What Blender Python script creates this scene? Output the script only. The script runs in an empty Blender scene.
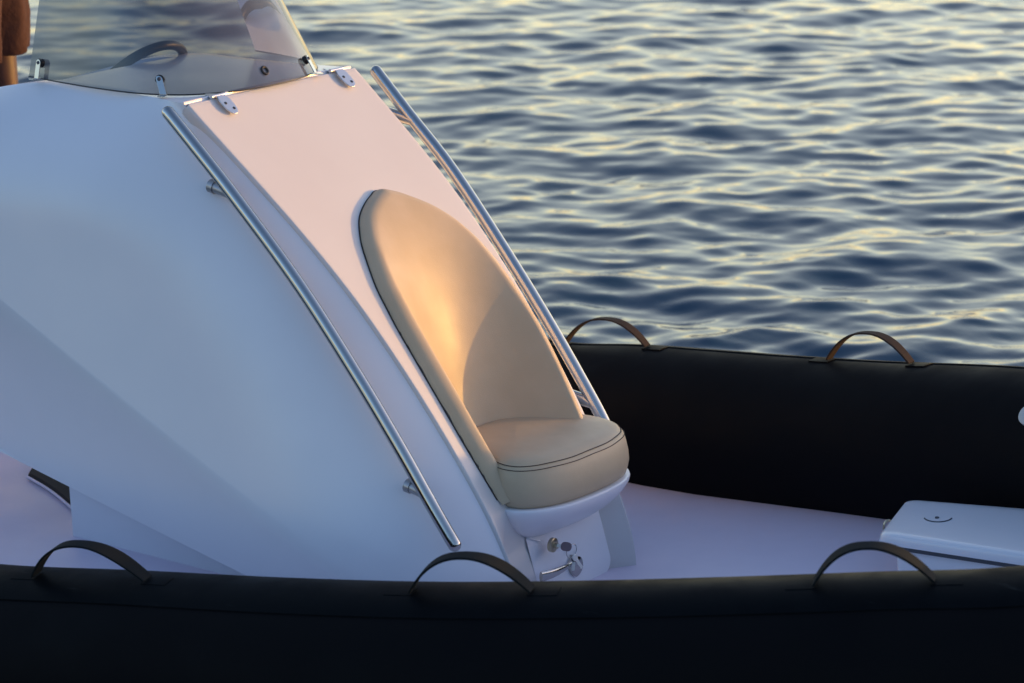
import bpy, bmesh, math, random
import numpy as np
from mathutils import Vector, Matrix
R = math.radians
random.seed(4); np.random.seed(4)
scene = bpy.context.scene
COL = scene.collection

# ---------------------------------------------------------------- camera, sky, sun, exposure
PITCH, YAW, DIST, TZ, FPX = R(15), R(35), 8.1, 0.74, 2844.4
camd = bpy.data.cameras.new('camera'); cam = bpy.data.objects.new('camera', camd); COL.objects.link(cam)
camd.sensor_width = 36; camd.lens = 100; camd.clip_start = 0.1; camd.clip_end = 9000
cam.location = (0, -DIST*math.cos(PITCH), TZ + DIST*math.sin(PITCH))
cam.rotation_euler = (math.pi/2 - PITCH, 0, 0)
camd.dof.use_dof = True; camd.dof.focus_distance = 8.15; camd.dof.aperture_fstop = 4.5
scene.camera = cam

GLOW = 4.7
SUN_EL, SUN_AZ = 4.2, 76.0            # azimuth clockwise from +Y
world = bpy.data.worlds.new('World'); scene.world = world; world.use_nodes = True
nt = world.node_tree; nt.nodes.clear()
sky = nt.nodes.new('ShaderNodeTexSky'); sky.sky_type = 'NISHITA'; sky.sun_disc = False
sky.sun_elevation = R(SUN_EL); sky.sun_rotation = R(SUN_AZ)
sky.air_density = 1.0; sky.dust_density = 1.0; sky.ozone_density = 3.0
bg = nt.nodes.new('ShaderNodeBackground'); bg.inputs['Strength'].default_value = 0.15
wo = nt.nodes.new('ShaderNodeOutputWorld')
# evening sky: a band of cream haze low over the sea on the sunset side, violet-blue overhead and behind
tc = nt.nodes.new('ShaderNodeTexCoord'); sep = nt.nodes.new('ShaderNodeSeparateXYZ'); nt.links.new(tc.outputs['Generated'], sep.inputs[0])
def mth(op, a, b=None, clamp=False):
    n = nt.nodes.new('ShaderNodeMath'); n.operation = op; n.use_clamp = clamp
    for i, q in enumerate((a, b)):
        if q is None: continue
        if isinstance(q, (int, float)): n.inputs[i].default_value = q
        else: nt.links.new(q, n.inputs[i])
    return n.outputs[0]
GLOW_AZ = math.radians(25)
dot = mth('ADD', mth('MULTIPLY', sep.outputs[0], math.sin(GLOW_AZ)), mth('MULTIPLY', sep.outputs[1], math.cos(GLOW_AZ)))
side = mth('POWER', mth('ADD', mth('MULTIPLY', dot, 0.5), 0.5, True), 2.0)
el = mth('MAXIMUM', sep.outputs[2], 0.0)
low = mth('EXPONENT', mth('MULTIPLY', mth('POWER', mth('DIVIDE', el, 0.42), 1.6), -1.0))
gf = mth('MULTIPLY', side, low)
glow = nt.nodes.new('ShaderNodeMix'); glow.data_type = 'RGBA'; glow.blend_type = 'ADD'; glow.inputs[0].default_value = 1.0
gc = nt.nodes.new('ShaderNodeMix'); gc.data_type = 'RGBA'; gc.inputs[6].default_value = (0, 0, 0, 1); gc.inputs[7].default_value = (GLOW*1.0, GLOW*0.88, GLOW*0.47, 1)
nt.links.new(gf, gc.inputs[0])
tint = nt.nodes.new('ShaderNodeMix'); tint.data_type = 'RGBA'; tint.blend_type = 'MULTIPLY'; tint.inputs[0].default_value = 1.0
tint.inputs[7].default_value = (3.15, 2.36, 2.25, 1)
nt.links.new(sky.outputs[0], tint.inputs[6]); nt.links.new(tint.outputs[2], glow.inputs[6]); nt.links.new(gc.outputs[2], glow.inputs[7])
nt.links.new(glow.outputs[2], bg.inputs[0]); nt.links.new(bg.outputs[0], wo.inputs[0])
sund = bpy.data.lights.new('sun', 'SUN'); sun = bpy.data.objects.new('sun', sund); COL.objects.link(sun)
sund.energy = 2.0; sund.angle = R(0.8); sund.color = (1.0, 0.53, 0.12)
sd = Vector((math.sin(R(SUN_AZ))*math.cos(R(SUN_EL)), math.cos(R(SUN_AZ))*math.cos(R(SUN_EL)), math.sin(R(SUN_EL))))
sun.rotation_euler = sd.to_track_quat('Z', 'Y').to_euler()
sun.location = sd*30
scene.view_settings.view_transform = 'Standard'; scene.view_settings.look = 'None'
scene.view_settings.exposure = 0.68; scene.view_settings.gamma = 1.0
scene.view_settings.use_curve_mapping = False

# ---------------------------------------------------------------- materials
def mat(name, color, rough=0.5, metal=0.0, coat=0.0, coat_rough=0.1, spec=0.5):
    m = bpy.data.materials.new(name); m.use_nodes = True
    b = m.node_tree.nodes['Principled BSDF']
    b.inputs['Base Color'].default_value = (*color, 1); b.inputs['Roughness'].default_value = rough
    b.inputs['Metallic'].default_value = metal; b.inputs['Coat Weight'].default_value = coat
    b.inputs['Coat Roughness'].default_value = coat_rough
    b.inputs['Specular IOR Level'].default_value = spec
    return m
def nodes(m): return m.node_tree.nodes, m.node_tree.links, m.node_tree.nodes['Principled BSDF']
def add_noise_color(m, c1, c2, scale, detail=6, lo=0.35, hi=0.65, rough=None, obj=True):
    N, L, b = nodes(m)
    tc = N.new('ShaderNodeTexCoord'); n = N.new('ShaderNodeTexNoise'); n.inputs['Scale'].default_value = scale
    n.inputs['Detail'].default_value = detail
    L.new(tc.outputs['Object'], n.inputs['Vector'])
    mr = N.new('ShaderNodeMapRange'); mr.inputs['From Min'].default_value = lo; mr.inputs['From Max'].default_value = hi
    L.new(n.outputs['Fac'], mr.inputs['Value'])
    mx = N.new('ShaderNodeMix'); mx.data_type = 'RGBA'
    mx.inputs[6].default_value = (*c1, 1); mx.inputs[7].default_value = (*c2, 1)
    L.new(mr.outputs[0], mx.inputs[0]); L.new(mx.outputs[2], b.inputs['Base Color'])
    if rough:
        m2 = N.new('ShaderNodeMapRange'); m2.inputs['To Min'].default_value = rough[0]; m2.inputs['To Max'].default_value = rough[1]
        m2.inputs['From Min'].default_value = lo; m2.inputs['From Max'].default_value = hi
        L.new(n.outputs['Fac'], m2.inputs['Value']); L.new(m2.outputs[0], b.inputs['Roughness'])
    return tc
def add_bump(m, kind, scale, strength, dist, detail=3, stretch=None):
    N, L, b = nodes(m)
    tc = N.new('ShaderNodeTexCoord'); src = tc.outputs['Object']
    if stretch:
        mp = N.new('ShaderNodeMapping'); mp.inputs['Scale'].default_value = stretch
        L.new(src, mp.inputs[0]); src = mp.outputs[0]
    if kind == 'noise':
        t = N.new('ShaderNodeTexNoise'); t.inputs['Detail'].default_value = detail; o = t.outputs['Fac']
    else:
        t = N.new('ShaderNodeTexVoronoi'); t.feature = 'DISTANCE_TO_EDGE'; o = t.outputs['Distance']
    t.inputs['Scale'].default_value = scale; L.new(src, t.inputs['Vector'])
    bp = N.new('ShaderNodeBump'); bp.inputs['Strength'].default_value = strength; bp.inputs['Distance'].default_value = dist
    prev = b.inputs['Normal'].links[0].from_socket if b.inputs['Normal'].links else None
    if prev: L.new(prev, bp.inputs['Normal'])
    L.new(o, bp.inputs['Height']); L.new(bp.outputs[0], b.inputs['Normal'])

GEL = mat('white_gelcoat', (0.72, 0.73, 0.75), 0.32, coat=0.35, coat_rough=0.12)
add_noise_color(GEL, (0.80, 0.79, 0.83), (0.76, 0.755, 0.80), 2.2, 5, rough=(0.28, 0.40))
add_bump(GEL, 'noise', 3.0, 0.10, 0.02, 2); add_bump(GEL, 'noise', 260, 0.03, 0.001, 2)
HATCHM = mat('white_hatch_gelcoat', (0.76, 0.73, 0.72), 0.38, coat=0.2, coat_rough=0.2)
add_noise_color(HATCHM, (0.68, 0.655, 0.64), (0.65, 0.62, 0.61), 2.5, 5, rough=(0.34, 0.46))
add_bump(HATCHM, 'noise', 200, 0.04, 0.001, 2)
DECKM = mat('deck_gelcoat', (0.62, 0.52, 0.60), 0.5)
add_noise_color(DECKM, (0.74, 0.65, 0.76), (0.68, 0.60, 0.71), 3.0, 8, rough=(0.42, 0.6))
add_bump(DECKM, 'noise', 300, 0.10, 0.001, 2)
HYP = mat('black_hypalon', (0.003, 0.003, 0.004), 0.7, spec=0.08)
add_noise_color(HYP, (0.0022, 0.0022, 0.003), (0.004, 0.004, 0.005), 4.0, 8, rough=(0.6, 0.8))
add_bump(HYP, 'noise', 420, 0.15, 0.001, 2); add_bump(HYP, 'noise', 6, 0.12, 0.02, 3)
BAND = mat('charcoal_rubber', (0.004, 0.005, 0.0055), 0.8, spec=0.04)
add_noise_color(BAND, (0.0016, 0.0028, 0.0040), (0.0038, 0.0052, 0.0068), 9.0, 8, lo=.4, hi=.75, rough=(0.5, 0.7))
N, L, b_ = nodes(BAND)
_tc = N.new('ShaderNodeTexCoord'); _mp = N.new('ShaderNodeMapping'); _mp.inputs['Scale'].default_value = (2.2, 22, 22)
_n = N.new('ShaderNodeTexNoise'); _n.inputs['Scale'].default_value = 2.0; _n.inputs['Detail'].default_value = 9; _n.inputs['Roughness'].default_value = .7
_mr = N.new('ShaderNodeMapRange'); _mr.inputs['From Min'].default_value = .63; _mr.inputs['From Max'].default_value = .78
_mx = N.new('ShaderNodeMix'); _mx.data_type = 'RGBA'; _mx.inputs[7].default_value = (.035, .037, .036, 1)
_src = b_.inputs['Base Color'].links[0].from_socket
L.new(_tc.outputs['Object'], _mp.inputs[0]); L.new(_mp.outputs[0], _n.inputs['Vector']); L.new(_n.outputs['Fac'], _mr.inputs['Value'])
L.new(_mr.outputs[0], _mx.inputs[0]); L.new(_src, _mx.inputs[6]); L.new(_mx.outputs[2], b_.inputs['Base Color'])
add_bump(BAND, 'noise', 500, 0.25, 0.001, 2)
STRAP = mat('charcoal_webbing', (0.0055, 0.0085, 0.0100), 0.85, spec=.2); add_bump(STRAP, 'voronoi', 260, 0.6, 0.001)
STRAP2 = mat('brown_webbing', (0.040, 0.027, 0.020), 0.8, spec=.2); add_bump(STRAP2, 'voronoi', 160, 0.9, 0.002)
LEA = mat('beige_vinyl', (0.42, 0.335, 0.25), 0.42, spec=0.45)
add_noise_color(LEA, (0.55, 0.43, 0.285), (0.50, 0.39, 0.255), 7, 6, rough=(0.44, 0.54))
add_bump(LEA, 'voronoi', 240, 0.30, 0.0012); add_bump(LEA, 'noise', 12, 0.10, 0.01, 3)
THREAD = mat('dark_thread', (0.05, 0.035, 0.03), 0.8)
NICK = mat('nickel_key', (0.80, 0.79, 0.72), 0.4, 0.25)
STEEL = mat('polished_steel', (0.50, 0.485, 0.46), 0.17, 1.0)
add_bump(STEEL, 'noise', 60, 0.04, 0.002, 3)
STUB = mat('dull_steel', (0.40, 0.39, 0.40), 0.42, 0.7)
HINGEM = mat('satin_steel', (0.66, 0.66, 0.68), 0.30, 0.85)
BRASS = mat('tarnished_nickel', (0.50, 0.45, 0.33), 0.28, 1.0)
BLACKP = mat('black_plastic', (0.012, 0.012, 0.014), 0.35)
SEAL = mat('grey_seal', (0.06, 0.065, 0.08), 0.6)
KEYH = mat('purple_brown_key_plastic', (0.20, 0.135, 0.15), 0.4)
GAPM = mat('black_gap_fill', (0.008, 0.008, 0.009), 0.85)  # black colour put in for the darkness of the gap behind the console
VALVE = mat('grey_white_plastic', (0.45, 0.47, 0.46), 0.5)
HULLM = mat('hull_gelcoat', (0.6, 0.62, 0.66), 0.3, coat=0.3)
SKIN = mat('tanned_skin', (0.12, 0.05, 0.03), 0.5); SKIN.node_tree.nodes['Principled BSDF'].inputs['Subsurface Weight'].default_value = 0.05
add_noise_color(SKIN, (0.070, 0.024, 0.014), (0.040, 0.014, 0.009), 9, 4)
CLOTH = mat('dark_brown_cloth', (0.050, 0.016, 0.009), 0.9); add_bump(CLOTH, 'noise', 14, 0.5, 0.02, 4)
SHIRT = mat('brown_shirt_cloth', (0.12, 0.06, 0.04), 0.9); add_bump(SHIRT, 'noise', 12, 0.5, 0.02, 4)
HAIR = mat('dark_hair', (0.015, 0.010, 0.008), 0.6); add_bump(HAIR, 'noise', 80, 0.8, 0.01, 4)

GLASS = bpy.data.materials.new('tinted_acrylic'); GLASS.use_nodes = True
N = GLASS.node_tree.nodes; L = GLASS.node_tree.links; N.clear()
o = N.new('ShaderNodeOutputMaterial'); tr = N.new('ShaderNodeBsdfTransparent'); tr.inputs[0].default_value = (0.32, 0.335, 0.375, 1)
gl = N.new('ShaderNodeBsdfGlossy'); gl.inputs['Roughness'].default_value = 0.03; gl.inputs['Color'].default_value = (0.9, 0.9, 0.9, 1)
df = N.new('ShaderNodeBsdfDiffuse'); df.inputs[0].default_value = (0.17, 0.165, 0.185, 1)
fr = N.new('ShaderNodeFresnel'); fr.inputs[0].default_value = 1.62
m0 = N.new('ShaderNodeMixShader'); m0.inputs[0].default_value = 0.20
m1 = N.new('ShaderNodeMixShader')
L.new(tr.outputs[0], m0.inputs[1]); L.new(df.outputs[0], m0.inputs[2])
L.new(fr.outputs[0], m1.inputs[0]); L.new(m0.outputs[0], m1.inputs[1]); L.new(gl.outputs[0], m1.inputs[2]); L.new(m1.outputs[0], o.inputs[0])

WATER = mat('sea_water', (0.010, 0.042, 0.075), 0.05, spec=0.5)
WATER.node_tree.nodes['Principled BSDF'].inputs['IOR'].default_value = 1.333
add_bump(WATER, 'noise', 11.0, 0.10, 0.02, 2)

# ---------------------------------------------------------------- helpers
class MB:
    def __init__(s): s.v = []; s.f = []
    def add(s, vs, fs):
        b = len(s.v); s.v += [tuple(map(float, p)) for p in vs]; s.f += [tuple(b+i for i in f) for f in fs]; return s
    def grid(s, P, closeu=False, closev=False, flip=False):
        P = np.asarray(P); nu, nv = P.shape[:2]; b = len(s.v)
        s.v += [tuple(map(float, p)) for p in P.reshape(-1, 3)]
        for i in range(nu if closeu else nu-1):
            for j in range(nv if closev else nv-1):
                a_, b_, c_, d_ = i*nv+j, ((i+1) % nu)*nv+j, ((i+1) % nu)*nv+(j+1) % nv, i*nv+(j+1) % nv
                f = (a_, b_, c_, d_) if not flip else (d_, c_, b_, a_)
                s.f.append(tuple(b+k for k in f))
        return s
    def box(s, c, size, rot=None):
        x, y, z = [k/2 for k in size]
        vs = [Vector((i*x, j*y, k*z)) for i in (-1, 1) for j in (-1, 1) for k in (-1, 1)]
        if rot: vs = [rot @ q for q in vs]
        vs = [q+Vector(c) for q in vs]
        return s.add(vs, [(0, 1, 3, 2), (4, 6, 7, 5), (0, 4, 5, 1), (2, 3, 7, 6), (0, 2, 6, 4), (1, 5, 7, 3)])
    def tube(s, path, r, n=20, cap='flat'):
        path = [Vector(p) for p in path]; k = len(path)
        rs = [r]*k if not hasattr(r, '__len__') else list(r)
        if cap == 'round':
            d0 = (path[0]-path[1]).normalized(); d1 = (path[-1]-path[-2]).normalized(); r0, r1 = rs[0], rs[-1]
            A = [(path[0]+d0*r0*math.sin(t), r0*math.cos(t)) for t in (1.5, 1.25, .95, .6, .3)]
            Z = [(path[-1]+d1*r1*math.sin(t), r1*math.cos(t)) for t in (.3, .6, .95, 1.25, 1.5)]
            path = [q[0] for q in A]+path+[q[0] for q in Z]; rs = [q[1] for q in A]+rs+[q[1] for q in Z]; k = len(path)
        up = None; rings = []
        for i in range(k):
            t = (path[min(i+1, k-1)]-path[max(i-1, 0)]).normalized()
            if up is None: up = t.orthogonal().normalized()
            up = (up - t*up.dot(t)).normalized(); sd_ = t.cross(up)
            rings.append([path[i]+(up*math.cos(2*math.pi*j/n)+sd_*math.sin(2*math.pi*j/n))*rs[i] for j in range(n)])
        b = len(s.v); s.grid(np.array([[tuple(q) for q in rg] for rg in rings]), closev=True)
        s.f.append(tuple(b+j for j in range(n))); s.f.append(tuple(b+(k-1)*n+j for j in reversed(range(n))))
        return s
    def prism(s, poly, axis, up, origin, t):   # polygon in (axis, up) extruded along normal
        axis, up, o_ = Vector(axis).normalized(), Vector(up).normalized(), Vector(origin); nrm = axis.cross(up)
        n = len(poly); A = [o_+axis*x+up*y for x, y in poly]; Bq = [q+nrm*t for q in A]
        return s.add(A+Bq, [tuple(reversed(range(n))), tuple(range(n, 2*n))]+[(i, (i+1) % n, n+(i+1) % n, n+i) for i in range(n)])
    def build(s, name, m, parent=None, smooth=True, bevel=0, angle=40, subsurf=0, recalc=True):
        me = bpy.data.meshes.new(name); me.from_pydata(s.v, [], s.f); me.update()
        bm = bmesh.new(); bm.from_mesh(me); bmesh.ops.remove_doubles(bm, verts=bm.verts, dist=1e-5)
        if recalc: bmesh.ops.recalc_face_normals(bm, faces=bm.faces)
        bm.to_mesh(me); bm.free()
        ob = bpy.data.objects.new(name, me); COL.objects.link(ob); me.materials.append(m)
        if smooth:
            me.shade_smooth()
            bm = bmesh.new(); bm.from_mesh(me)
            for e in bm.edges:
                if len(e.link_faces) == 2 and e.calc_face_angle(0) > R(angle): e.smooth = False
            bm.to_mesh(me); bm.free()
        if bevel:
            md = ob.modifiers.new('bevel', 'BEVEL'); md.width = bevel; md.segments = 3; md.limit_method = 'ANGLE'; md.angle_limit = R(35)
        if subsurf:
            md = ob.modifiers.new('sub', 'SUBSURF'); md.levels = md.render_levels = subsurf
        if parent: ob.parent = parent
        return ob
def empty(name, loc=(0, 0, 0), rz=0):
    e = bpy.data.objects.new(name, None); COL.objects.link(e); e.location = loc; e.rotation_euler = (0, 0, rz); return e
def spline(pts, n):      # Catmull-Rom, centripetal-ish, uniform samples
    P = np.array(pts, float); k = len(P)
    d = np.r_[0, np.cumsum(np.linalg.norm(np.diff(P, axis=0), axis=1))]
    T = np.zeros_like(P)
    for i in range(k):
        a_, b_ = max(i-1, 0), min(i+1, k-1); T[i] = (P[b_]-P[a_])/(d[b_]-d[a_])
    out = []
    for s_ in np.linspace(0, d[-1], n):
        i = min(np.searchsorted(d, s_, 'right')-1, k-2); h = d[i+1]-d[i]; t = (s_-d[i])/h
        out.append((2*t**3-3*t**2+1)*P[i]+(t**3-2*t**2+t)*h*T[i]+(-2*t**3+3*t**2)*P[i+1]+(t**3-t**2)*h*T[i+1])
    return np.array(out)
def interp(x, xs, ys): return np.interp(x, xs, ys)
# boat frame (u forward, v to the far side, w up) measured against the photograph
_fw = np.array([0, math.cos(PITCH), -math.sin(PITCH)]); _rt = np.array([1., 0, 0]); _up = np.cross(_rt, _fw)
_Cw = np.array([0, 0, TZ])-_fw*DIST
_B = np.array([[math.cos(YAW), -math.sin(YAW), 0], [math.sin(YAW), math.cos(YAW), 0], [0, 0, 1]])
_Cb = _B@_Cw
def plane(x, y, n, c):
    d = _B@(_fw*FPX+_rt*(x-512)-_up*(y-341.5)); n = np.array(n, float); return _Cb+(c-n@_Cb)/(n@d)*d
def proj(P):
    q = _B.T@np.array(P, float)-_Cw; return np.array([512+FPX*(q@_rt)/(q@_fw), 341.5-FPX*(q@_up)/(q@_fw)])

boat = empty('inflatable_boat', (0, 0, 0), -YAW)
boat['label'] = 'white console inflatable boat with black tubes and a beige seat filling the frame'
boat['category'] = 'boat'

# ---------------------------------------------------------------- console
PW = [0, .1, .2, .338, .488, .58, .766, .91, 1.011, 1.151, 1.275, 1.384, 1.45]
PU = [.24, .222, .19, .115, .012, -.050, -.195, -.322, -.424, -.579, -.733, -.860, -.94]
_pf = np.polyfit(PW, PU, 5)
def prof(w): return float(np.polyval(_pf, w))
_hk = np.hanning(31); _hk /= _hk.sum()
_hx = np.linspace(-.4, 1.8, 221); _hy = np.convolve(np.interp(_hx, [0, .35, .49, .585, .77, .91, 1.01, 1.15, 1.27, 1.385], [.286, .298, .310, .318, .335, .345, .357, .371, .379, .386]), _hk, 'same')
_hy[:20] = _hy[20]; _hy[-20:] = _hy[-21]
def hv(w): return float(np.interp(w, _hx, _hy))
WT = 1.392
def wB(u): return 0.17-0.5035*(u+0.176)
def wA(u): return 0.083-0.151*(u+0.515)
VM = 0.625
def sideV(e, w):
    tau = float(np.interp(w, [0, .4, 1.0, 1.4], [.17, .175, .20, .23]))
    h = hv(w); V = h+(VM-h)*(1-math.exp(-e/tau))
    k = (V-h)/(VM-h)
    R_ = 0.42
    if w > WT-R_:
        x = min(1, (w-(WT-R_))/R_); V -= 0.235*k*x**3.6
    u = prof(w)-e
    b = wB(u)
    if w < b:
        V -= 0.25*(b-w)
    else:
        V -= k*(0.16*(w-b)-0.09*(w-b)**2)
    return V
def wtop_u(u): return WT-(0.0 if u > -1.35 else 0.35*(-1.35-u)**2)
cs = MB()
es = np.r_[0, np.geomspace(0.006, 0.25, 14), np.linspace(0.285, 0.95, 30)]
def ecol(e, w):
    t = e/0.95; return e+t*t*(prof(w)+1.95-0.95)
def vA(u):
    return sideV(prof(wA(u))-u, wA(u))
for sgn in (-1, 1):
    side = []
    for e in es:
        uu = prof(WT)-ecol(e, WT); wt = wtop_u(uu)
        def cross(fn):
            lo, hi = -0.1, wt
            for _ in range(40):
                m_ = (lo+hi)/2
                if m_ > fn(prof(m_)-ecol(e, m_)): hi = m_
                else: lo = m_
            return (lo+hi)/2
        b = cross(wB); a_ = max(cross(wA), -0.03); b = max(b, a_+0.004)
        th = np.linspace(0, math.pi/2, 14)
        ws_ = [wt-0.42*(1-math.cos(t)) for t in th]
        ws_ += list(np.linspace(ws_[-1], b, 18))[1:]+list(np.linspace(b, a_, 7))[1:]
        col = []
        for w in ws_:
            ec = ecol(e, w)
            back_round = 0.10*max(0, (e-0.80)/0.15)**2
            col.append((prof(w)-ec, sgn*(sideV(ec, min(WT, w+(WT-wt)*max(0, (w-(wt-.3))/.3)))-back_round), w))
        side.append(col)
    S = np.array(side); cs.grid(S, flip=(sgn > 0))
    # top and dash
    top = []
    for c in S:
        p = c[0]
        if p[0] < -1.45: break
        top.append([(p[0], p[1]*t, p[2]+0.004*(1-t*t)) for t in np.linspace(1, 0, 9)])
    TT = np.array(top); cs.grid(TT, flip=(sgn > 0))
    cs.grid(np.array([[tuple(q) for q in TT[0]], [(q[0]+.001, q[1], q[2]-.006) for q in TT[0]], [(prof(1.35)-.012, q[1], 1.35) for q in TT[0]]]), flip=(sgn < 0))
    cs.tube([(q[0]-.003, q[1], q[2]+.0015) for q in TT[0]], .0035, 8)
    ud = TT[-1][0][0]
    dr = np.array([[(ud-0.02-0.25*k, q[1], q[2]-0.02-0.45*k) for q in TT[-1]] for k in (0, 0.04, 1)])
    dr[0] = TT[-1]; cs.grid(dr, flip=(sgn > 0))
    inn = []
    for c in S:
        p = c[0]
        if p[0] > ud+1e-6: continue
        inn.append([tuple(p), (p[0], p[1]-sgn*0.07, p[2]-0.002), (p[0], p[1]-sgn*0.085, p[2]-0.02), (p[0], p[1]-sgn*0.09, p[2]-0.6)])
    cs.grid(np.array(inn), flip=(sgn > 0))
    un = [[(u, sgn*vA(u), wA(u)), (u, sgn*min(vA(u)-.002, 0.41), wA(u)+.004), (u, sgn*min(vA(u)-.014, 0.398), -0.03)] for u in np.linspace(0.21, -1.365, 30)]
    cs.grid(np.array(un), flip=(sgn > 0))
    cs.grid(np.array([[(u, sgn*vA(u), wA(u)), (u, sgn*0.2, wA(u)+.03)] for u in np.linspace(-1.365, -1.66, 6)]), flip=(sgn > 0))
    w_ = wA(-1.365)
    cs.grid(np.array([[(-1.365, sgn*0.41, w_+.004), (-1.365, sgn*0.398, -0.03)], [(-1.33, sgn*0.12, w_+.05), (-1.33, sgn*0.12, -0.03)]]))
console = cs.build('console', GEL, boat, angle=38)

# hatch: surface over the console front with a moulded recess for the seat shell
OUT_L = [(358, 220), (361, 245), (375, 290), (396, 330), (420, 370), (460, 440), (500, 508)]
# arch outline half widths (w, v_left, v_right)
LW = [(1.10, .04), (1.0935, .01), (1.080, -.040), (1.051, -.111), (.9966, -.176), (.893, -.240), (.794, -.262), (.69, -.266), (.6, -.264), (.51, -.260), (.42, -.250), (.326, -.236), (.28, -.22)]
RW = [(1.10, .04), (1.0935, .070), (1.080, .110), (1.065, .14), (1.038, .192), (.992, .247), (.93, .284), (.866, .300), (.79, .308), (.715, .312), (.67, .310), (.58, .299), (.517, .288), (.454, .276), (.33, .255), (.28, .245)]
def _tab(T, w):
    x = math.sqrt(max(0, 1.10-w)); return float(np.interp(x, [math.sqrt(max(0, 1.10-q[0])) for q in T], [q[1] for q in T]))
_gw = np.linspace(0, math.sqrt(.82), 240)
def _sm(T):
    y = np.array([_tab(T, 1.10-x*x) for x in _gw]); yy = np.r_[.08-y[1:20][::-1], y, np.full(19, y[-1])]
    k = np.hanning(25); k /= k.sum(); z = np.convolve(yy, k, 'same')[19:19+len(y)]; z[0] = .04; return z
_LS, _RS = _sm(LW), _sm(RW)
def arch(w):
    """left and right edge (v) of the seat shell's outline at height w"""
    x = math.sqrt(max(0, 1.10-w)); return float(np.interp(x, _gw, _LS)), float(np.interp(x, _gw, _RS))
def recess(w):        # depth of the scoop below the hatch plane
    x = min(1, max(0, (1.07-w)/0.55)); return 0.185*x*x*(3-2*x)
def frame_n(w):       # outward normal of the front profile in (u, w)
    d = (prof(w+.01)-prof(w-.01))/.02
    n = np.array([1, 0, -d]); return n/np.linalg.norm(n)
def P_h(w, v, h):
    n = frame_n(w); return (prof(w)+n[0]*h, v, w+n[2]*h)
def scoop(w, v):
    vl, vr = arch(w)
    if vr-vl < 1e-4: return 0
    k = abs((v-(vl+vr)/2)/((vr-vl)/2))
    return recess(w)*(1-(k/0.84)**2)**1.02 if k < 0.84 else 0
def low_rec(w, v):
    t = min(1, max(0, (.325-w)/.12)); t = t*t*(3-2*t)
    g = min(1, max(0, (hv(w)-abs(v))/.06))
    return .060*t*g
hb = MB()
rows = []
for w in np.linspace(1.383, -0.03, 150):
    row = []
    H = hv(w)
    for k in np.linspace(-1, 1, 91):
        v = k*(H-0.002)
        sc = scoop(w, v) if w > .42 else scoop(.42, v)*max(0, (w-.34)/.08)
        dpt = -sc-0.02*min(1, sc/0.02)-low_rec(w, v)
        row.append(P_h(w, v, 0.010+dpt))
    rows.append(row)
G = np.array(rows)
# rolled lips all round
top_l = np.array([P_h(1.385, k, -0.004) for k in np.linspace(-.385, .385, 91)])
hb.grid(G)
def lip(edge, outdir, n=5):
    r = 0.010; L_ = []
    for i in range(n+1):
        t = i/n*math.pi/2
        L_.append([tuple(np.array(p)+np.array(o_)*r*math.sin(t)*.6-np.array(nn)*r*(1-math.cos(t))*1.3) for p, o_, nn in zip(edge, outdir[0], outdir[1])])
    L_.append([tuple(np.array(p)+np.array(o_)*r*.6-np.array(nn)*(r*1.3+.022)) for p, o_, nn in zip(edge, outdir[0], outdir[1])])
    return np.array(L_)
nl = [frame_n(p[2]) for p in G[:, 0]]
hb.grid(lip(G[:, 0], ([(0, -1, 0)]*len(G), nl))); hb.grid(lip(G[:, -1], ([(0, 1, 0)]*len(G), nl)))
nt_ = [frame_n(1.38)]*91
hb.grid(lip(G[0], ([(-.73, 0, .68)]*91, nt_)))
hatch = hb.build('seat_hatch', HATCHM, console, angle=50)

# top rim strip just aft of hatch (slightly raised shiny lip)
# ---------------------------------------------------------------- seat: padded shell + cushion
sh = MB()
_aw = np.linspace(-.1, 1.5, 400); _al = np.r_[0, np.cumsum(np.hypot(np.diff(_aw), np.diff([prof(q) for q in _aw])))]
def arcl(w): return float(np.interp(w, _aw, _al))
OUTP = []
for x in np.linspace(0, math.sqrt(1.10-.29), 500):
    w_ = 1.10-x*x; a_, b_ = arch(w_); OUTP += [(a_, arcl(w_)), (b_, arcl(w_))]
OUTP = np.array(OUTP)
rows = []
nr = 90
for i in range(nr+1):
    w = 0.330+(1.0995-0.330)*math.sin(i/nr*math.pi/2)
    vl, vr = arch(w); row = []
    ks = np.sin(np.linspace(-math.pi/2, math.pi/2, 71))
    for k in ks:
        v = (vl+vr)/2+k*(vr-vl)/2
        best = float(np.sqrt(((OUTP-np.array([v, arcl(w)]))**2).sum(1).min()))
        rho = 0.048; T_ = 0.040
        q = min(1, best/rho); rim = T_*math.sqrt(max(0, 1-(1-q)**2.0))
        row.append(P_h(w, v, 0.006+rim-scoop(w, v)*1.05))
    rows.append(row)
sh.grid(np.array(rows))
seat = empty('seat'); seat.parent = boat
back = sh.build('backrest', LEA, seat, angle=70)
# dark line where the shell meets the hatch
pl = MB(); pa = []
for i in range(141):
    t = i/140*2-1
    w = 0.345+(1.1-0.345)*math.cos(t*math.pi/2)**0.85 if abs(t) < 1 else 0.345
    vl, vr = arch(w); pa.append(P_h(w, (vl-0.002) if t < 0 else (vr+0.002), 0.0118))
pl.tube([p for i, p in enumerate(pa)], 0.0018, 8)
pl.build('contact_line', THREAD, back)

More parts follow.
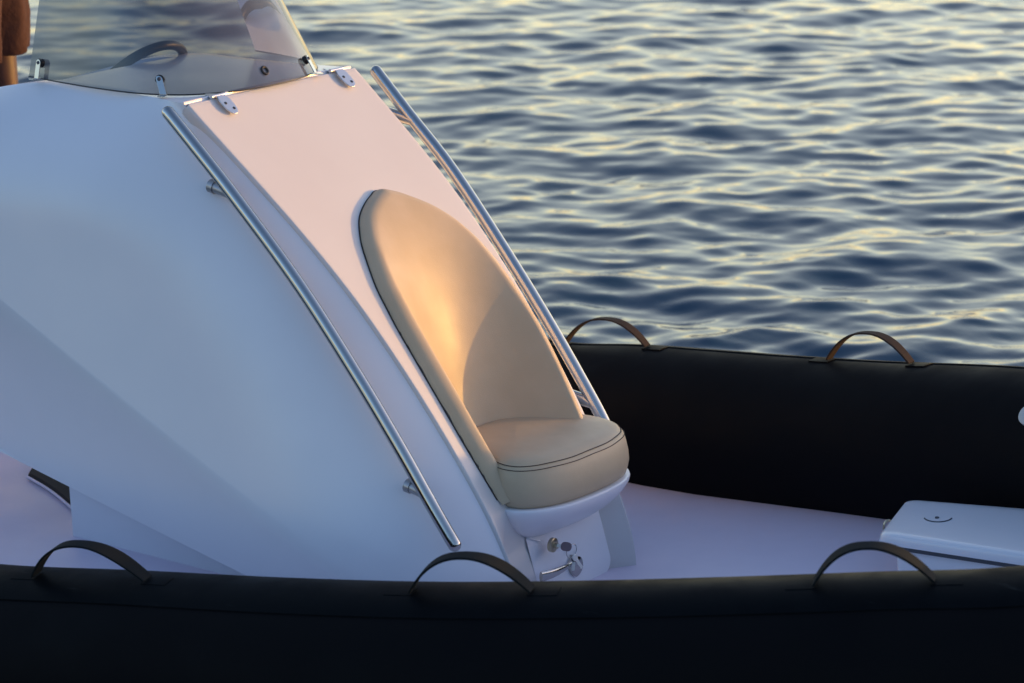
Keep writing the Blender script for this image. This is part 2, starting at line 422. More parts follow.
CU = [(-.14, -.14), (0, -.178), (.08, -.198), (.135, -.215), (.178, -.203), (.222, -.15), (.250, -.07), (.262, .06), (.257, .17), (.23, .255), (.17, .31), (.06, .32), (-.05, .28), (-.14, .2)]
CS = spline([(a_, b_, 0) for a_, b_ in CU], 90)[:, :2]
cen = np.array([0.03, 0.05])
def ring(off, w, lean=0.0, dome=0):
    out = []
    for i, p in enumerate(CS):
        a_ = CS[max(i-1, 0)]; b_ = CS[min(i+1, len(CS)-1)]; t = b_-a_; n = np.array([t[1], -t[0]]); n /= np.linalg.norm(n)
        if n@(p-cen) < 0: n = -n
        q = p+n*off; u_ = q[0]-lean*max(0, q[0]+.05)/.3
        out.append((u_, q[1], w))
    return out
cu = MB()
prof_c = [(-0.03, .322, 0), (-0.012, .324, 0), (-0.002, .330, 0), (0.004, .345, .002), (0.009, .365, .004), (0.010, .39, .008), (0.008, .415, .013), (0.005, .435, .017), (0.000, .443, .019), (-0.0015, .445, .019), (-0.002, .4435, .019), (-0.004, .4445, .019), (-0.010, .453, .020), (-0.022, .460, .021), (-0.045, .465, .021)]
rg = [ring(o_, w, l_) for o_, w, l_ in prof_c]
base = np.array(rg[-1]); c0 = np.array([-0.02, 0.05, 0.474])
for k in (0.8, 0.6, 0.4, 0.2, 0.02):
    rg.append([tuple(c0*(1-k)+p*k+np.array([0, 0, 0.0])) for p in base])
cu.grid(np.array(rg), closev=True)
cu.add(rg[-1], [tuple(range(len(rg[-1])))])
cush = cu.build('seat_cushion', LEA, seat, angle=80)
for off, w, l_ in ((0.0052, .4375, .0172), (-0.0042, .4475, .0192)):
    st = MB(); pts = ring(off, w, l_)[6:80]
    st.tube([(p[0], p[1], p[2]+0.0025*math.sin(i*.55)*0.3) for i, p in enumerate(pts)], 0.0012, 6).build('stitching', THREAD, cush)
# white shelf moulding carrying the cushion
sb = MB()
prof_s = [(-.03, .3225), (.004, .3235), (.008, .322), (.0095, .317), (.007, .306), (-.002, .290), (-.018, .268), (-.040, .245), (-.070, .222), (-.105, .204), (-.14, .192)]
rg = [ring(o_, w) for o_, w in prof_s]
sb.grid(np.array(rg)); sb.build('seat_shelf', GEL, console, angle=60)

# lower door with lock
def lowfront(v, w):
    return P_h(w, v, .010-low_rec(w, v))[0]
db = MB()
v0, v1, w0, w1 = -0.13, 0.225, 0.02, 0.215
outl = []
rad = 0.05
for (cx, cy, s0) in ((v1-rad, w0+rad, -90), (v1-.01, w1-.01, 0), (v0+.01, w1-.01, 90), (v0+rad, w0+rad, 180)):
    rr = rad if cy < .1 else .01
    for k in range(7):
        t = R(s0+90*k/6); outl.append((cx+rr*math.cos(t), cy+rr*math.sin(t)))
cen2 = np.array([(v0+v1)/2, (w0+w1)/2]); rgs = []
for f, h in ((1, -0.004), (1, 0.009), (0.985, 0.012), (0.95, 0.012), (0.9, 0.012), (0.84, 0.012), (0.76, 0.012), (0.68, 0.012), (0.6, 0.012), (0.5, 0.012), (0.4, 0.012), (0.3, 0.012), (0.2, 0.012), (0.02, 0.012)):
    rgs.append([(lowfront(*(cen2+(np.array(q)-cen2)*f))+h*min(1, max(0.0, (q[0]-v0)/.15))+.0004, *(cen2+(np.array(q)-cen2)*f)) for q in outl])
db.grid(np.array(rgs), closev=True)
door = db.build('console_door', GEL, console, angle=40)

# ---------------------------------------------------------------- grab rails
def rail(sgn):
    W = [1.378, 1.30, 1.17, 0.94, 0.702, 0.53, 0.398, 0.285]
    U = [-0.866, -0.778, -0.634, -0.399, -0.192, -0.055, 0.043, 0.130]
    if sgn > 0:
        W = [1.372, 1.255, 1.105, 0.892, 0.663, 0.439, 0.36]; U = [-0.833, -0.712, -0.553, -0.367, -0.182, -0.017, 0.035]
    pts = [(u, sgn*0.46, w) for u, w in zip(U, W)]
    P = spline(pts, 60)
    return MB().tube(P, 0.0190, 24, cap='round').build('grab_rail', STEEL, boat), P
for sgn, mounts in ((-1, ((-0.600, 1.172, 0.075), (0.060, 0.412, 0.070))), (1, ((-0.70, 1.235, 0.10), (-0.02, 0.445, 0.09)))):
    ro, P = rail(sgn)
    for (u, w, ln) in mounts:
        k = int(np.argmin((P[:, 2]-w)**2)); u = P[k][0]
        m = MB().tube([(u, sgn*.46, w), (u-ln*.93, sgn*.455, w+0.012)], 0.016 if sgn < 0 else 0.019, 18).tube([(u-ln*.80, sgn*.455, w+0.010), (u-ln*1.05, sgn*.455, w+0.013)], 0.0195, 24)
        m.build('standoff', STUB if sgn < 0 else STEEL, ro)

# ---------------------------------------------------------------- hinges
def hinge(v):
    w = 1.385; n = Vector(frame_n(1.36)); dn = Vector((-n[2]*-1, 0, -n[0])).normalized()
    dn = Vector((n[2], 0, -n[0])); ax = Vector((0, 1, 0))
    o_ = Vector((prof(1.383), v, 1.388))
    m = MB()
    # oval leaf on hatch
    poly = [(-0.017, 0.003), (0.017, 0.003), (0.023, 0.022)]+[(0.023*math.cos(t), 0.044+0.034*math.sin(t)) for t in np.linspace(0, math.pi, 13)]+[(-0.023, 0.022)]
    m.prism([(x, y) for x, y in poly], ax, dn, o_+n*0.0155, -0.0045) if ax.cross(dn).dot(n) < 0 else m.prism(poly, ax, dn, o_+n*0.0115, 0.0045)
    # leaf on the rim
    up = Vector((-1, 0, 0.02)).normalized()
    m.prism([(-0.030, 0.002), (0.030, 0.002), (0.026, 0.012), (0.008, 0.040), (0.0, 0.044), (-0.008, 0.040), (-0.026, 0.012)], ax, up, o_+Vector((0, 0, 0.0105)), -0.004)
    h = m.build('hinge', HINGEM, console, smooth=False, bevel=0.0015)
    MB().tube([o_+Vector((0.004, -0.030, 0.010)), o_+Vector((0.004, 0.030, 0.010))], 0.0062, 14).build('hinge_pin', HINGEM, h)
    for (x, y) in ((-0.008, 0.035), (0.008, 0.058)):
        c = o_+ax*x+dn*y+n*0.0200
        MB().tube([c-n*.002, c+n*0.0010], [0.0055, 0.0048], 12).build('screw', BLACKP, h)
    return h
pvh = [plane(215, 98, (0, 0, 1), 1.39)[1], plane(341, 73, (0, 0, 1), 1.39)[1]]
for v in pvh: hinge(v)

# ---------------------------------------------------------------- windscreen
BC = [(-1.54, 0.325), (-1.38, 0.350), (-1.20, 0.364), (-1.05, 0.352), (-0.94, 0.295), (-0.872, 0.185), (-0.845, 0.07), (-0.842, 0.0)]
half = [(a_, -b_, 0) for a_, b_ in BC]; full = half+[(a_, b_, 0) for a_, b_ in [(-.845, .07), (-.872, .185), (-.94, .305), (-1.05, .375), (-1.17, .41), (-1.29, .43)]]
WS = spline(full, 81)
def ws_pt(i, h):
    p = WS[i]; f = h
    t = abs(i-40)/40
    hh = h*(0.40-0.02*(t**2))
    lean = hh*0.72
    c = np.array([-1.75, 0.0]); q = np.array(p[:2])
    nrm = np.array([(q[0]+1.20)*1.0, q[1]*1.0]); nrm /= max(1e-6, np.linalg.norm(nrm))
    fu = max(0, (q[0]+1.5)/0.66)
    return np.array([q[0]-lean*(-0.02+0.90*fu), q[1]*(1-hh*(0.75-.3*fu)), 1.399+hh])
wr = []
for j, h in enumerate(np.linspace(0, 1, 16)):
    wr.append([tuple(ws_pt(i, h)) for i in range(81)])
wsm = MB().grid(np.array(wr)); ws = wsm.build('windscreen', GLASS, boat, angle=80)
MB().tube([tuple(np.array(ws_pt(i, 0))+np.array([0, 0, -0.001])) for i in range(81)], 0.0022, 8).build('base_seal', BLACKP, ws)
def bracket(x, y, end=False):
    best = 78 if end else min(range(81), key=lambda i: (proj(ws_pt(i, 0))[0]-x)**2+(0 if WS[i][1] < 0.1 or x > 290 else 1e5)+(0 if x < 290 or WS[i][1] > 0 else 1e5))
    p = Vector(ws_pt(best, 0)); t = Vector(ws_pt(min(best+1, 80), 0))-Vector(ws_pt(max(best-1, 0), 0)); t.normalize()
    out = t.cross(Vector((0, 0, 1))).normalized()
    if out.dot(Vector((p.x+1.2, p.y, 0))) < 0: out = -out
    up = (Vector(ws_pt(best, 0.15))-p).normalized(); p2 = p+out*0.006
    nrm = t.cross(up)
    if nrm.dot(out) < 0: nrm = -nrm; 
    m = MB()
    poly = [(-0.010, -0.002), (0.010, -0.002)]+[(0.010*math.cos(a_), 0.046+0.010*math.sin(a_)) for a_ in np.linspace(0, math.pi, 11)]
    m.prism(poly, t, up, p2+nrm*0.010, 0.003 if t.cross(up).dot(out) > 0 else -0.003)
    m.box(p2+out*0.016+Vector((0, 0, 0.001)), (0.034, 0.022, 0.003), Matrix.Rotation(math.atan2(out.y, out.x), 3, 'Z'))
    b = m.build('bracket', STEEL, ws, smooth=False, bevel=0.0008)
    c = p2+up*0.046
    MB().tube([c-nrm*0.002, c+nrm*0.009], 0.0135, 18).build('rubber_washer', BLACKP, b)
    MB().tube([c+nrm*0.013, c+nrm*0.0165], [0.006, 0.0035], 12).build('screw', SEAL, b)
for xy in ((42, 75), (163, 90), (311, 64)): bracket(*xy)
bracket(245, 45, True)
gi = min(range(42, 70), key=lambda i: abs(proj(ws_pt(i, .10))[0]-262)); c = Vector(ws_pt(gi, .10))
t_ = (Vector(ws_pt(gi+1, .10))-c).normalized(); u_ = (Vector(ws_pt(gi, .14))-c).normalized(); n_ = t_.cross(u_); n_ = n_ if n_.x > 0 else -n_
tp = [c+n_*0.003+(t_*math.cos(a_)+u_*math.sin(a_))*0.0115 for a_ in np.linspace(0, 2*math.pi, 22)]
MB().tube(tp, 0.0042, 8).build('grommet', BLACKP, ws)

# ---------------------------------------------------------------- steering wheel behind the dash
wc = Vector((-1.60, 0.20, 1.285)); wn = Vector((-0.75, 0, 0.66)).normalized(); wx = Vector((0, 1, 0)); wy = wn.cross(wx)
m = MB().tube([wc+(wx*math.cos(a_)+wy*math.sin(a_))*0.19 for a_ in np.linspace(0, 2*math.pi, 65)], 0.0155, 14)
wheel = m.build('steering_wheel', BLACKP, boat)
for k in range(3):
    a_ = math.pi/2+k*2*math.pi/3+.2
    MB().tube([wc-wn*0.03, wc+(wx*math.cos(a_)+wy*math.sin(a_))*0.18], [0.014, 0.009], 10).build('spoke', STEEL, wheel)
MB().tube([wc-wn*0.12, wc-wn*0.01], [0.03, 0.035], 20).build('hub', BLACKP, wheel)
# side bar aft
MB().tube([(-1.62, -0.62, 1.30), (-1.70, -0.55, 1.395), (-1.95, -0.50, 1.41), (-2.3, -0.50, 1.38)], 0.014, 14).build('side_bar', STEEL, boat)

# ---------------------------------------------------------------- tubes
RT = 0.26
near_s = [(-4.3, -1.30, .31), (-3.0, -1.40, .31), (-1.8, -1.45, .31), (-1.1, -1.45, .325), (-.641, -1.417, .356), (-.182, -1.343, .409), (.254, -1.275, .459), (.649, -1.187, .504), (1.003, -1.069, .545), (1.334, -.933, .583), (1.652, -.792, .62), (1.91, -.68, .65), (2.45, -.38, .72), (2.72, 0.0, .75)]
near_c = [(u, v-RT*0.28*(-1 if False else 1)*0+RT*(-.25) if u < 2.4 else v, w-RT*.965-.013) for u, v, w in near_s]
far_px = [(570, 343, 1.33), (650, 346, 1.31), (720, 351, 1.29), (800, 357, 1.26), (900, 363, 1.21), (1024, 368, 1.12)]
far_s = [tuple(plane(x, y, (0, 1, 0), v)) for x, y, v in far_px]
far_c = [(-4.3, 1.24, .05), (-3.0, 1.32, .05), (-1.8, 1.33, .06)]+[(p[0], p[1]-RT*.22, p[2]-RT*.975) for p in far_s]+[(1.6, .93, .40), (2.1, .66, .46), (2.5, .33, .50), (2.72, 0.0, .50)]
def tube_side(pts):
    P = spline(pts, 150)
    # stern cone
    rs = np.full(len(P), RT); n = 10
    for i in range(n): rs[i] = RT*(0.15+0.85*math.sin((i/n)*math.pi/2))
    t = MB().tube(P, rs, 56).build('inflatable_tube', HYP, boat)
    return t, P
def strip(P, parent, a0, a1, i0, i1, off, m, name, nseg=16, edge=0.004):
    rows = []
    for i in range(i0, i1):
        t = P[min(i+1, len(P)-1)]-P[max(i-1, 0)]; t /= np.linalg.norm(t)
        side = np.cross(t, [0, 0, 1]); side /= np.linalg.norm(side); up = np.cross(side, t)
        row = []
        for j, a_ in enumerate(np.r_[a0-.01, np.linspace(a0, a1, nseg), a1+.01]):
            r = RT+(off if 0 < j < nseg+1 else -0.001)
            row.append(tuple(P[i]+up*math.cos(a_)*r+side*math.sin(a_)*r))
        rows.append(row)
    return MB().grid(np.array(rows)).build(name, m, parent, angle=60)
def pt_on(P, s_idx, ang, off=0):
    i = int(s_idx); f = s_idx-i; p = P[i]*(1-f)+P[min(i+1, len(P)-1)]*f
    t = P[min(i+1, len(P)-1)]-P[max(i-1, 0)]; t /= np.linalg.norm(t)
    side = np.cross(t, [0, 0, 1]); side /= np.linalg.norm(side); up = np.cross(side, t)
    d = up*math.cos(ang)+side*math.sin(ang)
    return Vector(p+d*(RT+off)), Vector(d), Vector(t)
def idx_at_x(P, x, ang):
    xs = [proj(pt_on(P, i, ang)[0])[0] for i in np.arange(12, 140, .25)]
    return 12+.25*int(np.argmin(np.abs(np.array(xs)-x)))
def strap_handle(P, parent, x0, x1, ang, height, m, width=0.034, skew=0.0):
    i0, i1 = idx_at_x(P, x0, ang), idx_at_x(P, x1, ang)
    A, dA, tA = pt_on(P, i0, ang, 0.008); Bq, dB, tB = pt_on(P, i1, ang, 0.008)
    d = ((dA+dB)/2).normalized(); ax = (Bq-A); Ln = ax.length; ax.normalize(); lat = ax.cross(d).normalized()
    rows = []
    th = 0.006
    path = []
    n = 34
    for k in range(n+1):
        s = k/n; x = s*Ln; sk = s+skew*s*(1-s)
        y = height*(max(0, 1-abs(2*sk-1)**2.3))
        path.append(A+ax*x+d*y)
    for k, q in enumerate(path):
        tg = (path[min(k+1, n)]-path[max(k-1, 0)]).normalized(); nn = lat.cross(tg)
        wv = width/2*(1.0+0.12*math.sin(k*.3))
        rows.append([tuple(q+lat*sx*wv+nn*sn*th/2) for sx, sn in ((-1, -1), (1, -1), (1, 1), (-1, 1))])
    mb = MB().grid(np.array(rows), closev=True)
    h = mb.build('grab_handle', m, parent, smooth=True, angle=50, bevel=0.0015)
    # glued end pads following the tube
    for ii, sg in ((i0, -1), (i1, 1)):
        di = 0.065/ (np.linalg.norm(P[61]-P[60]))
        a_, b_ = (ii-di, ii+di*.12) if sg < 0 else (ii-di*.12, ii+di)
        g = []
        for s in np.linspace(a_, b_, 7):
            g.append([tuple(pt_on(P, s, aa, oo)[0]) for aa, oo in ((ang-.09, .001), (ang-.086, .0042), (ang-.03, .0045), (ang+.03, .0045), (ang+.086, .0042), (ang+.09, .001))])
        pm = MB().grid(np.array(g)); nn = 6
        pm.add(g[0], [tuple(range(6))]); pm.add(g[-1], [tuple(range(6))])
        pm.build('end_pad', BAND, h, angle=30)
    return h
tn, PN = tube_side(near_c); tf, PF = tube_side(far_c)
tn['label'] = 'near black tube running along the bottom edge'; tf['label'] = 'far black tube behind the seat'
strip(PN, tn, -0.52, 0.50, 8, 140, 0.0032, BAND, 'wear_strip'); strip(PF, tf, -0.60, -0.08, 8, 140, 0.0032, BAND, 'wear_strip')
for x0, x1, hgt, sk in ((38, 150, .088, .25), (413, 530, .088, .12), (813, 936, .088, .15)):
    strap_handle(PN, tn, x0, x1, 0.10, hgt, STRAP, 0.044, sk)
for x0, x1, hgt, sk in ((567, 646, .088, 0), (829, 911, .088, .0)):
    strap_handle(PF, tf, x0, x1, 0.02, hgt, STRAP2, 0.034, sk)
vp = None
for i in np.arange(60, 140, .25):
    for ang in np.arange(0.8, 2.0, .05):
        for sg in (-1, 1):
            q, d_, t_ = pt_on(PF, i, ang*sg); 
            if d_.y < 0:
                e_ = np.hypot(*(proj(q)-np.array([1030, 415])))
                if vp is None or e_ < vp[0]: vp = (e_, q, d_)
MB().tube([vp[1]-vp[2]*.004, vp[1]+vp[2]*.010, vp[1]+vp[2]*.014], [0.034, 0.034, 0.026], 24).build('inflation_valve', VALVE, tf)

# ---------------------------------------------------------------- deck, hull, lid, dark gap sheet, stern bench
def deck_w(u): return 0.0 if u < -0.1 else 0.105*(u+0.1)**1.05
us = np.r_[np.linspace(-4.1, -.2, 14), np.linspace(0, 2.6, 22)]
def vat(P, u, extra=0): 
    i = int(np.argmin(abs(P[:, 0]-u))); return P[i, 1]
rows = []
for u in us:
    a_, b_ = vat(PN, u)+.12, vat(PF, u)-.12
    if a_ > b_: a_ = b_ = 0
    rows.append([(u, v, deck_w(u)) for v in np.linspace(a_, b_, 12)])
deck = MB().grid(np.array(rows)).build('deck', DECKM, boat)
rows = []
for u in us:
    a_, b_ = vat(PN, u)+.10, vat(PF, u)-.10
    if a_ > b_: a_ = b_ = 0
    k = deck_w(u); m_ = (a_+b_)/2
    rows.append([(u, a_, k-.02), (u, a_*.8+m_*.2, -.30+k*.8), (u, m_, -.62+k*1.5), (u, b_*.8+m_*.2, -.30+k*.8), (u, b_, k-.02)])
MB().grid(np.array(rows)).build('hull', HULLM, boat, angle=20)
MB().box((-4.1, -0.08, .08), (0.06, 2.5, .75)).build('transom', HULLM, boat, smooth=False, bevel=.01)
# lid near the bow
lp = [(882, 534), (908, 500), (1024, 508), (1150, 519), (1190, 580), (1000, 558)]
LP3 = [plane(x, y, (-0.105, 0, 1), 0.155) for x, y in lp]
ctr = sum(LP3)/len(LP3)
def rounded(poly, r, n=6):
    out = []
    k = len(poly)
    for i in range(k):
        p0, p1, p2 = poly[i-1], poly[i], poly[(i+1) % k]
        d0 = (p0-p1)/np.linalg.norm(p0-p1); d1 = (p2-p1)/np.linalg.norm(p2-p1)
        a_, b_ = p1+d0*r, p1+d1*r
        for j in range(n+1):
            t = j/n; out.append((1-t)**2*a_+2*t*(1-t)*p1+t*t*b_)
    return out
LP3 = [LP3[0], LP3[1], LP3[3], LP3[4]]
rp = rounded([np.array(q) for q in LP3], 0.035)
ctr = sum(rp)/len(rp)
def lr(f, dz):
    return [tuple(q+(ctr-q)/np.linalg.norm(ctr-q)*f+np.array([0, 0, dz])) for q in rp]
lm = MB().grid(np.array([lr(.012, -.030), lr(-.012, -.028), lr(-.014, -.025), lr(-.010, -.008), lr(-.004, -.001), lr(.006, .002), lr(.05, .003), lr(.12, .003), lr(.14, .003)]), closev=True)
b0 = len(lm.v); lm.add(lr(.14, .003), [tuple(range(len(rp)))]); lm.add(lr(.012, -.036), [tuple(range(len(rp)))])
lid = lm.build('locker_lid', GEL, boat, angle=50)
sm = MB().grid(np.array([lr(.004, -.0305), lr(.004, -.042), lr(.03, -.042)]), closev=True)
sm.build('lid_seal', SEAL, lid)
bm_ = MB().grid(np.array([lr(.035, -.035), lr(.05, -.19)]), closev=True); bm_.build('locker_coaming', GEL, lid)
# finger-pull arc and keyhole on the lid
q = plane(938, 518, (-0.105, 0, 1), 0.1585)
arc = [plane(938+14*math.cos(t), 517+5.0*math.sin(t), (-0.105, 0, 1), 0.1588) for t in np.linspace(.25, math.pi-.25, 14)]
MB().tube(arc, 0.0022, 6).build('finger_pull', SEAL, lid)
qk = Vector(plane(937, 518, (-0.105, 0, 1), 0.1585)); MB().tube([qk-Vector((0, 0, .001)), qk+Vector((0, 0, .003))], 0.006, 14).build('button', SEAL, lid)
# ring staple at the corner
e1 = Vector(plane(888, 527, (-0.105, 0, 1), 0.13)); dirx = Vector((0.57, .82, 0))
MB().tube([e1+dirx*.014*math.cos(a_)+Vector((0, 0, 1))*.020*math.sin(a_) for a_ in np.linspace(0, 2*math.pi, 22)], 0.0035, 8).tube([e1+Vector((.01, .014, .005)), e1+Vector((.05, .05, .012))], .005, 8).build('ring_latch', BRASS, lid)
# black sheet standing in for the dark gap aft of the console
mp = [plane(28, 477, (0, 0, 1), 0.006), plane(50, 490, (0, 0, 1), 0.006), plane(70, 506, (0, 0, 1), 0.006), plane(90, 524, (0, 0, 1), 0.006)]
edge = spline(mp, 16); far = [q+np.array([-.5, 1.0, 0]) for q in edge]
m = MB().grid(np.array([edge-np.array([0, 0, .006]), edge+np.array([0, 0, .004]), edge+np.array([-.004, .01, .012]), np.array([q+np.array([-.3, .45, .012-q[2]+.0]) for q in edge])]))
m.build('dark_gap_sheet', GAPM, boat)
MB().tube([tuple(p_+np.array([.004, -.008, .004])) for p_ in edge], .0045, 10).build('gap_edging', DECKM, boat)  # pale lip along the edge of the dark gap
MB().box((-3.25, .0, .24), (0.9, 1.9, .48)).build('stern_bench', GEL, boat, smooth=False, bevel=.04)

# ---------------------------------------------------------------- latch on the console door
UPL = lowfront(.05, .10)+.012
def onp(x, y, off): return Vector(plane(x, y, (1, 0, 0), UPL+off))
lk = onp(553, 545, 0.0)
esc = MB().tube([lk-Vector((.006, 0, 0)), lk+Vector((.004, 0, 0)), lk+Vector((.007, 0, 0))], [0.021, 0.021, 0.015], 24).tube([lk, lk+Vector((.016, 0, 0))], .0085, 16).build('lock', BRASS, door)
b1 = onp(575, 566, 0.0)
mm = MB().tube([b1-Vector((.01, 0, 0)), b1+Vector((.008, 0, 0)), b1+Vector((.013, 0, 0))], [0.030, 0.030, 0.022], 28)
latch = mm.build('latch_plate', STEEL, door)
hp = [onp(577, 560, 0.03), onp(566, 567, 0.045), onp(554, 573, 0.05), onp(541, 577, 0.04)]
HP = spline([tuple(p_) for p_ in hp], 20); rows = []
for i, p_ in enumerate(HP):
    t = HP[min(i+1, 19)]-HP[max(i-1, 0)]; t /= np.linalg.norm(t); s_ = np.cross(t, [1, 0, 0]); s_ /= np.linalg.norm(s_); n_2 = np.cross(s_, t)
    wd = 0.006+0.010*(i/19)**1.3; ht = .007
    rows.append([tuple(p_+s_*wd*math.cos(a_)+n_2*ht*math.sin(a_)) for a_ in np.linspace(0, 2*math.pi, 14, endpoint=False)])
MB().grid(np.array(rows), closev=True).add(rows[0], [tuple(range(14))]).add(rows[-1], [tuple(range(14))]).build('latch_handle', STEEL, latch)

# ---------------------------------------------------------------- keys in the lock
keys = empty('keys', (0, 0, 0)); keys['label'] = 'bunch of small keys, one in the console lock and one hanging from its ring'; keys['category'] = 'keys'
M_b = Matrix.Rotation(-YAW, 4, 'Z')
keys.rotation_euler = (0, 0, -YAW)
k0 = lk+Vector((.016, 0, 0))
def flat_key(parent, o_, ax, up, head_m, blade_len, head_w, head_h, name_head='key_head'):
    ax = ax.normalized(); up = (up-ax*up.dot(ax)).normalized()
    n = 18; hd = [(head_h*.5+head_h*.5*math.cos(t)*-1, head_w*.5*math.sin(t)*(1+.15*math.cos(2*t))) for t in np.linspace(0, 2*math.pi, n, endpoint=False)]
    m = MB().prism([(x, y) for x, y in hd], ax, up, o_, .005)
    h = m.build('key', head_m, parent, smooth=False, bevel=.0012)
    teeth = [(0, -.005), (0, .005), (-blade_len*.92, .005), (-blade_len, 0)]
    x = -blade_len*.95
    while x < -.008:
        teeth.append((x, -.0048+.002*random.random())); x += .003
    MB().prism(teeth, ax, up, o_+ax.cross(up)*.0015, .002)  .build('key_blade', NICK, h, smooth=False)
    return h
flat_key(keys, k0+Vector((.012, .001, .002)), Vector((1, .10, .05)), Vector((0, .45, .9)), KEYH, .018, .031, .034)
rc = k0+Vector((.034, .020, -.014)); ru = Vector((.2, .7, .2)).normalized(); rv = Vector((0.1, .0, -1)).normalized()
MB().tube([rc+(ru*math.cos(a_)+rv*math.sin(a_))*.019 for a_ in np.linspace(0, 2*math.pi, 33)], .0011, 8).build('key_ring', STEEL, keys)
kt = onp(577, 560, .07); kd = (onp(589, 578, .06)-kt).normalized()
flat_key(keys, kt, -kd, Vector((.2, .8, .5)), NICK, .052, .020, .026)
flat_key(keys, rc+rv*.034+ru*.004, -(Vector((.02, -.15, -1))), Vector((.8, .5, .0)), SEAL, .026, .016, .018)
keys.location = (0, 0, 0)

# ---------------------------------------------------------------- person standing on the stern bench
def skin_body(name, joints, edges, m, parent, sub=2):
    me = bpy.data.meshes.new(name); me.from_pydata([j[0] for j in joints], edges, []); ob = bpy.data.objects.new(name, me); COL.objects.link(ob)
    ob.modifiers.new('skin', 'SKIN').use_smooth_shade = True
    sv = me.skin_vertices[0].data if me.skin_vertices else None
    if sv is None:
        bm = bmesh.new(); bm.from_mesh(me); bm.verts.layers.skin.verify(); bm.to_mesh(me); bm.free(); sv = me.skin_vertices[0].data
    for i, j in enumerate(joints):
        r = j[1]; sv[i].radius = r if isinstance(r, tuple) else (r, r); sv[i].use_root = (i == 0)
    s = ob.modifiers.new('sub', 'SUBSURF'); s.levels = s.render_levels = sub
    dg = bpy.context.evaluated_depsgraph_get(); dg.update()
    me2 = bpy.data.meshes.new_from_object(ob.evaluated_get(dg)); bpy.data.objects.remove(ob)
    me2.materials.clear(); me2.materials.append(m); me2.shade_smooth()
    o2 = bpy.data.objects.new(name, me2); COL.objects.link(o2)
    if parent: o2.parent = parent
    return o2
bp = _B.T@np.array([-3.04, 0.93, 0.482])
person = empty('person', tuple(bp), R(-25)); person['label'] = 'person in dark brown shorts standing behind the console at the left edge'; person['category'] = 'person'
J = [((0, 0, .93), .125), ((0, 0, 1.10), .12), ((.01, 0, 1.30), .145), ((.0, 0, 1.42), .075), ((.01, 0, 1.50), .052), ((.03, 0, 1.58), .075), ((.03, 0, 1.67), .085), ((.02, 0, 1.73), .06),
     ((.03, -.10, .82), .085), ((.09, -.12, .50), .056), ((.05, -.12, .35), .054), ((.01, -.12, .09), .036), ((.04, -.12, .04), .036), ((.16, -.13, .025), .026),
     ((0, .10, .82), .085), ((.03, .12, .48), .055), ((-.02, .12, .33), .053), ((-.06, .12, .09), .036), ((-.03, .12, .04), .036), ((.09, .13, .025), .026),
     ((0, -.19, 1.38), .05), ((-.03, -.24, 1.12), .038), ((.16, -.20, 1.20), .028), ((.22, -.18, 1.23), .026),
     ((0, .19, 1.38), .05), ((-.03, .24, 1.12), .038), ((.16, .20, 1.16), .028), ((.22, .18, 1.19), .026)]
ED = [(0, 1), (1, 2), (2, 3), (3, 4), (4, 5), (5, 6), (6, 7), (0, 8), (8, 9), (9, 10), (10, 11), (11, 12), (12, 13), (0, 14), (14, 15), (15, 16), (16, 17), (17, 18), (18, 19), (2, 20), (20, 21), (21, 22), (22, 23), (2, 24), (24, 25), (25, 26), (26, 27)]
for s, w_ in ((-1, 23), (1, 27)):      # fingers
    base = Vector(J[w_][0])
    for k in range(5):
        a0 = len(J); off = (k-1.5)*.018 if k < 4 else -.035
        p1 = base+Vector((.035+.0*k, off*.3, -.045)) if k < 4 else base+Vector((.035, -.0, .0))
        p1 = base+Vector((.03+off, 0, -.05)) if k < 4 else base+Vector((.045, 0, -.01))
        p2 = p1+Vector((.012, 0, -.035 if k < 4 else -.03))
        J += [(tuple(p1), .0095), (tuple(p2), .008)]; ED += [(w_, a0), (a0, a0+1)]
body = skin_body('body', J, ED, SKIN, person)
def shorts_leg(y0, y1, x1, seed):
    rows = []
    for t in np.linspace(0, 1, 14):
        z = 1.02-.34*t; r = .135-.02*t+.012*math.sin(3*t); cxx = x1*t; cyy = y0+(y1-y0)*min(1, t*1.6)
        rows.append([(cxx+r*(1.0+.07*t*math.sin(5*a_+seed)+.03*math.sin(9*a_+7*t))*math.cos(a_), cyy+r*.88*(1.0+.06*t*math.sin(4*a_+seed*2))*math.sin(a_), z-.01*math.sin(2*a_+seed)*t) for a_ in np.linspace(0, 2*math.pi, 48, endpoint=False)])
    last = rows[-1]; cc = np.mean(np.array(last), axis=0)
    for f, dz in ((.97, -.002), (.955, .006), (.93, .06)):
        rows.append([tuple(cc+(np.array(q_)-cc)*[f, f, 1]+[0, 0, dz]) for q_ in last])
    return rows
sm_ = MB()
for y0, y1, x1, sd2 in ((-.045, -.115, .05, 1.0), (.045, .112, .015, 2.6)): sm_.grid(np.array(shorts_leg(y0, y1, x1, sd2)), closev=True)
sm_.tube([(0, 0, .95), (0, 0, 1.07)], [.150, .135], 32)
sm_.build('shorts', CLOTH, person, angle=60)
TJ = [((0, 0, 1.06), .140), ((0, 0, 1.2), .140), ((.01, 0, 1.34), .155), ((.0, 0, 1.43), .08), ((0, -.19, 1.385), .062), ((-.01, -.235, 1.22), .055), ((0, .19, 1.385), .062), ((-.01, .235, 1.22), .055)]
skin_body('shirt', TJ, [(0, 1), (1, 2), (2, 3), (2, 4), (4, 5), (2, 6), (6, 7)], SHIRT, person)
HJ = [((.015, 0, 1.70), .092), ((-.02, 0, 1.66), .080), ((-.045, 0, 1.60), .055)]
skin_body('hair', HJ, [(0, 1), (1, 2)], HAIR, person)
FJ = [((.105, 0, 1.655), .010), ((.125, 0, 1.625), .012)]
skin_body('nose', FJ, [(0, 1)], SKIN, person)

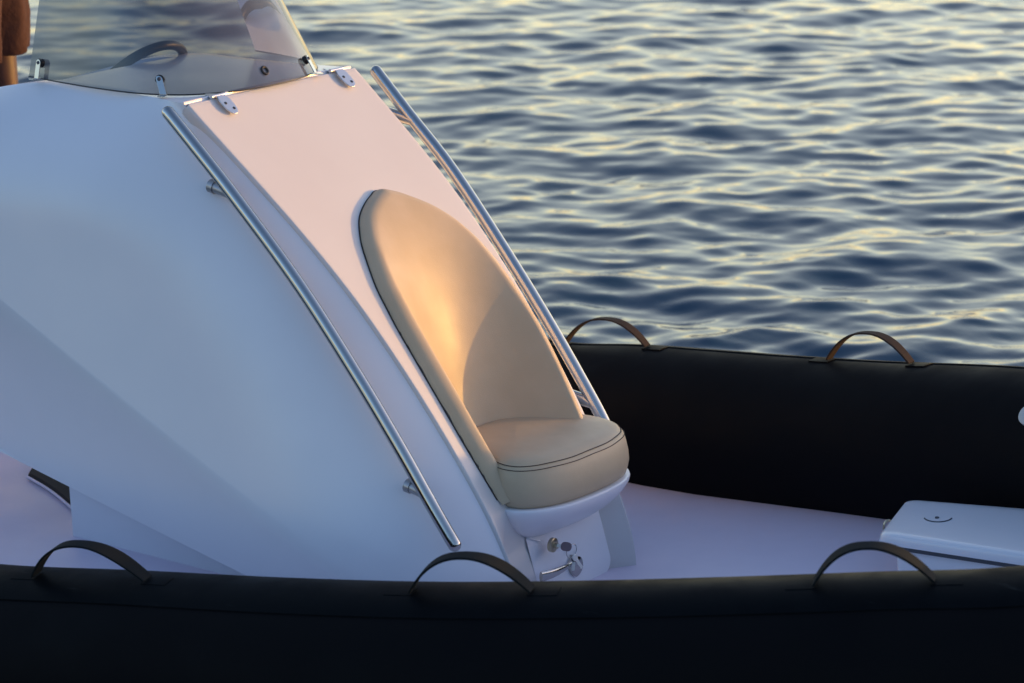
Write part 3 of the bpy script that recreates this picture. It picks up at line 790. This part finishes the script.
# ---------------------------------------------------------------- sea
WZ = -0.30
cx, cy = 0.0, _Cw[1]
rng = np.random.RandomState(11)
angs = np.r_[np.linspace(-180, -42, 14), np.linspace(-40, -16, 60), np.linspace(-15.9, 15.9, 760), np.linspace(16, 40, 60), np.linspace(42, 180, 14)]
rad_ = np.r_[np.linspace(0.6, 5, 20), np.geomspace(5.1, 9.4, 60), np.exp(np.linspace(math.log(9.45), math.log(32), 760)), np.geomspace(33, 200, 120), np.geomspace(220, 6000, 25)]
A_, R_ = np.meshgrid(np.radians(angs), rad_, indexing='ij')
X = cx+R_*np.sin(A_); Y = cy+R_*np.cos(A_); Z = np.full_like(X, WZ); DX = np.zeros_like(X); DY = np.zeros_like(X)
main = math.radians(-78)
for k in range(210):
    lam = 0.085*(1.7/0.085)**rng.rand()
    th = main+rng.normal()*0.66
    kk = 2*math.pi/lam
    amp = 0.0049*lam**1.05*(1.45 if lam < .28 else 1.0)*(1.0 if lam < 0.7 else (0.7/lam)**1.1)
    ph = rng.rand()*6.283
    fade = np.clip(1-(R_/ (lam*150)), 0, 1)
    # slow group modulation
    g = 0.55+0.45*np.sin(X*rng.uniform(.8, 2.6)+Y*rng.uniform(.5, 2.0)+rng.rand()*6)
    arg = kk*(X*math.cos(th)+Y*math.sin(th))+ph
    a2 = amp*fade*g
    Z += a2*np.sin(arg); DX -= a2*math.cos(th)*np.cos(arg)*-.5; DY -= a2*math.sin(th)*np.cos(arg)*-.5
nA, nR = X.shape
co = np.stack([X+DX, Y+DY, Z], -1).reshape(-1, 3)
idx = np.arange(nA*nR).reshape(nA, nR)
q = np.stack([idx[:-1, :-1], idx[:-1, 1:], idx[1:, 1:], idx[1:, :-1]], -1).reshape(-1, 4)[:, ::-1]
me = bpy.data.meshes.new('sea'); me.vertices.add(len(co)); me.vertices.foreach_set('co', co.astype(np.float32).ravel())
me.loops.add(q.size); me.loops.foreach_set('vertex_index', q.ravel().astype(np.int32))
me.polygons.add(len(q)); me.polygons.foreach_set('loop_start', (np.arange(len(q))*4).astype(np.int32)); me.polygons.foreach_set('loop_total', np.full(len(q), 4, np.int32))
me.update(calc_edges=True); me.validate(); me.shade_smooth()
sea = bpy.data.objects.new('sea', me); COL.objects.link(sea); me.materials.append(WATER); sea['kind'] = 'structure'
if me.polygons[100000].normal.z < 0: me.flip_normals()
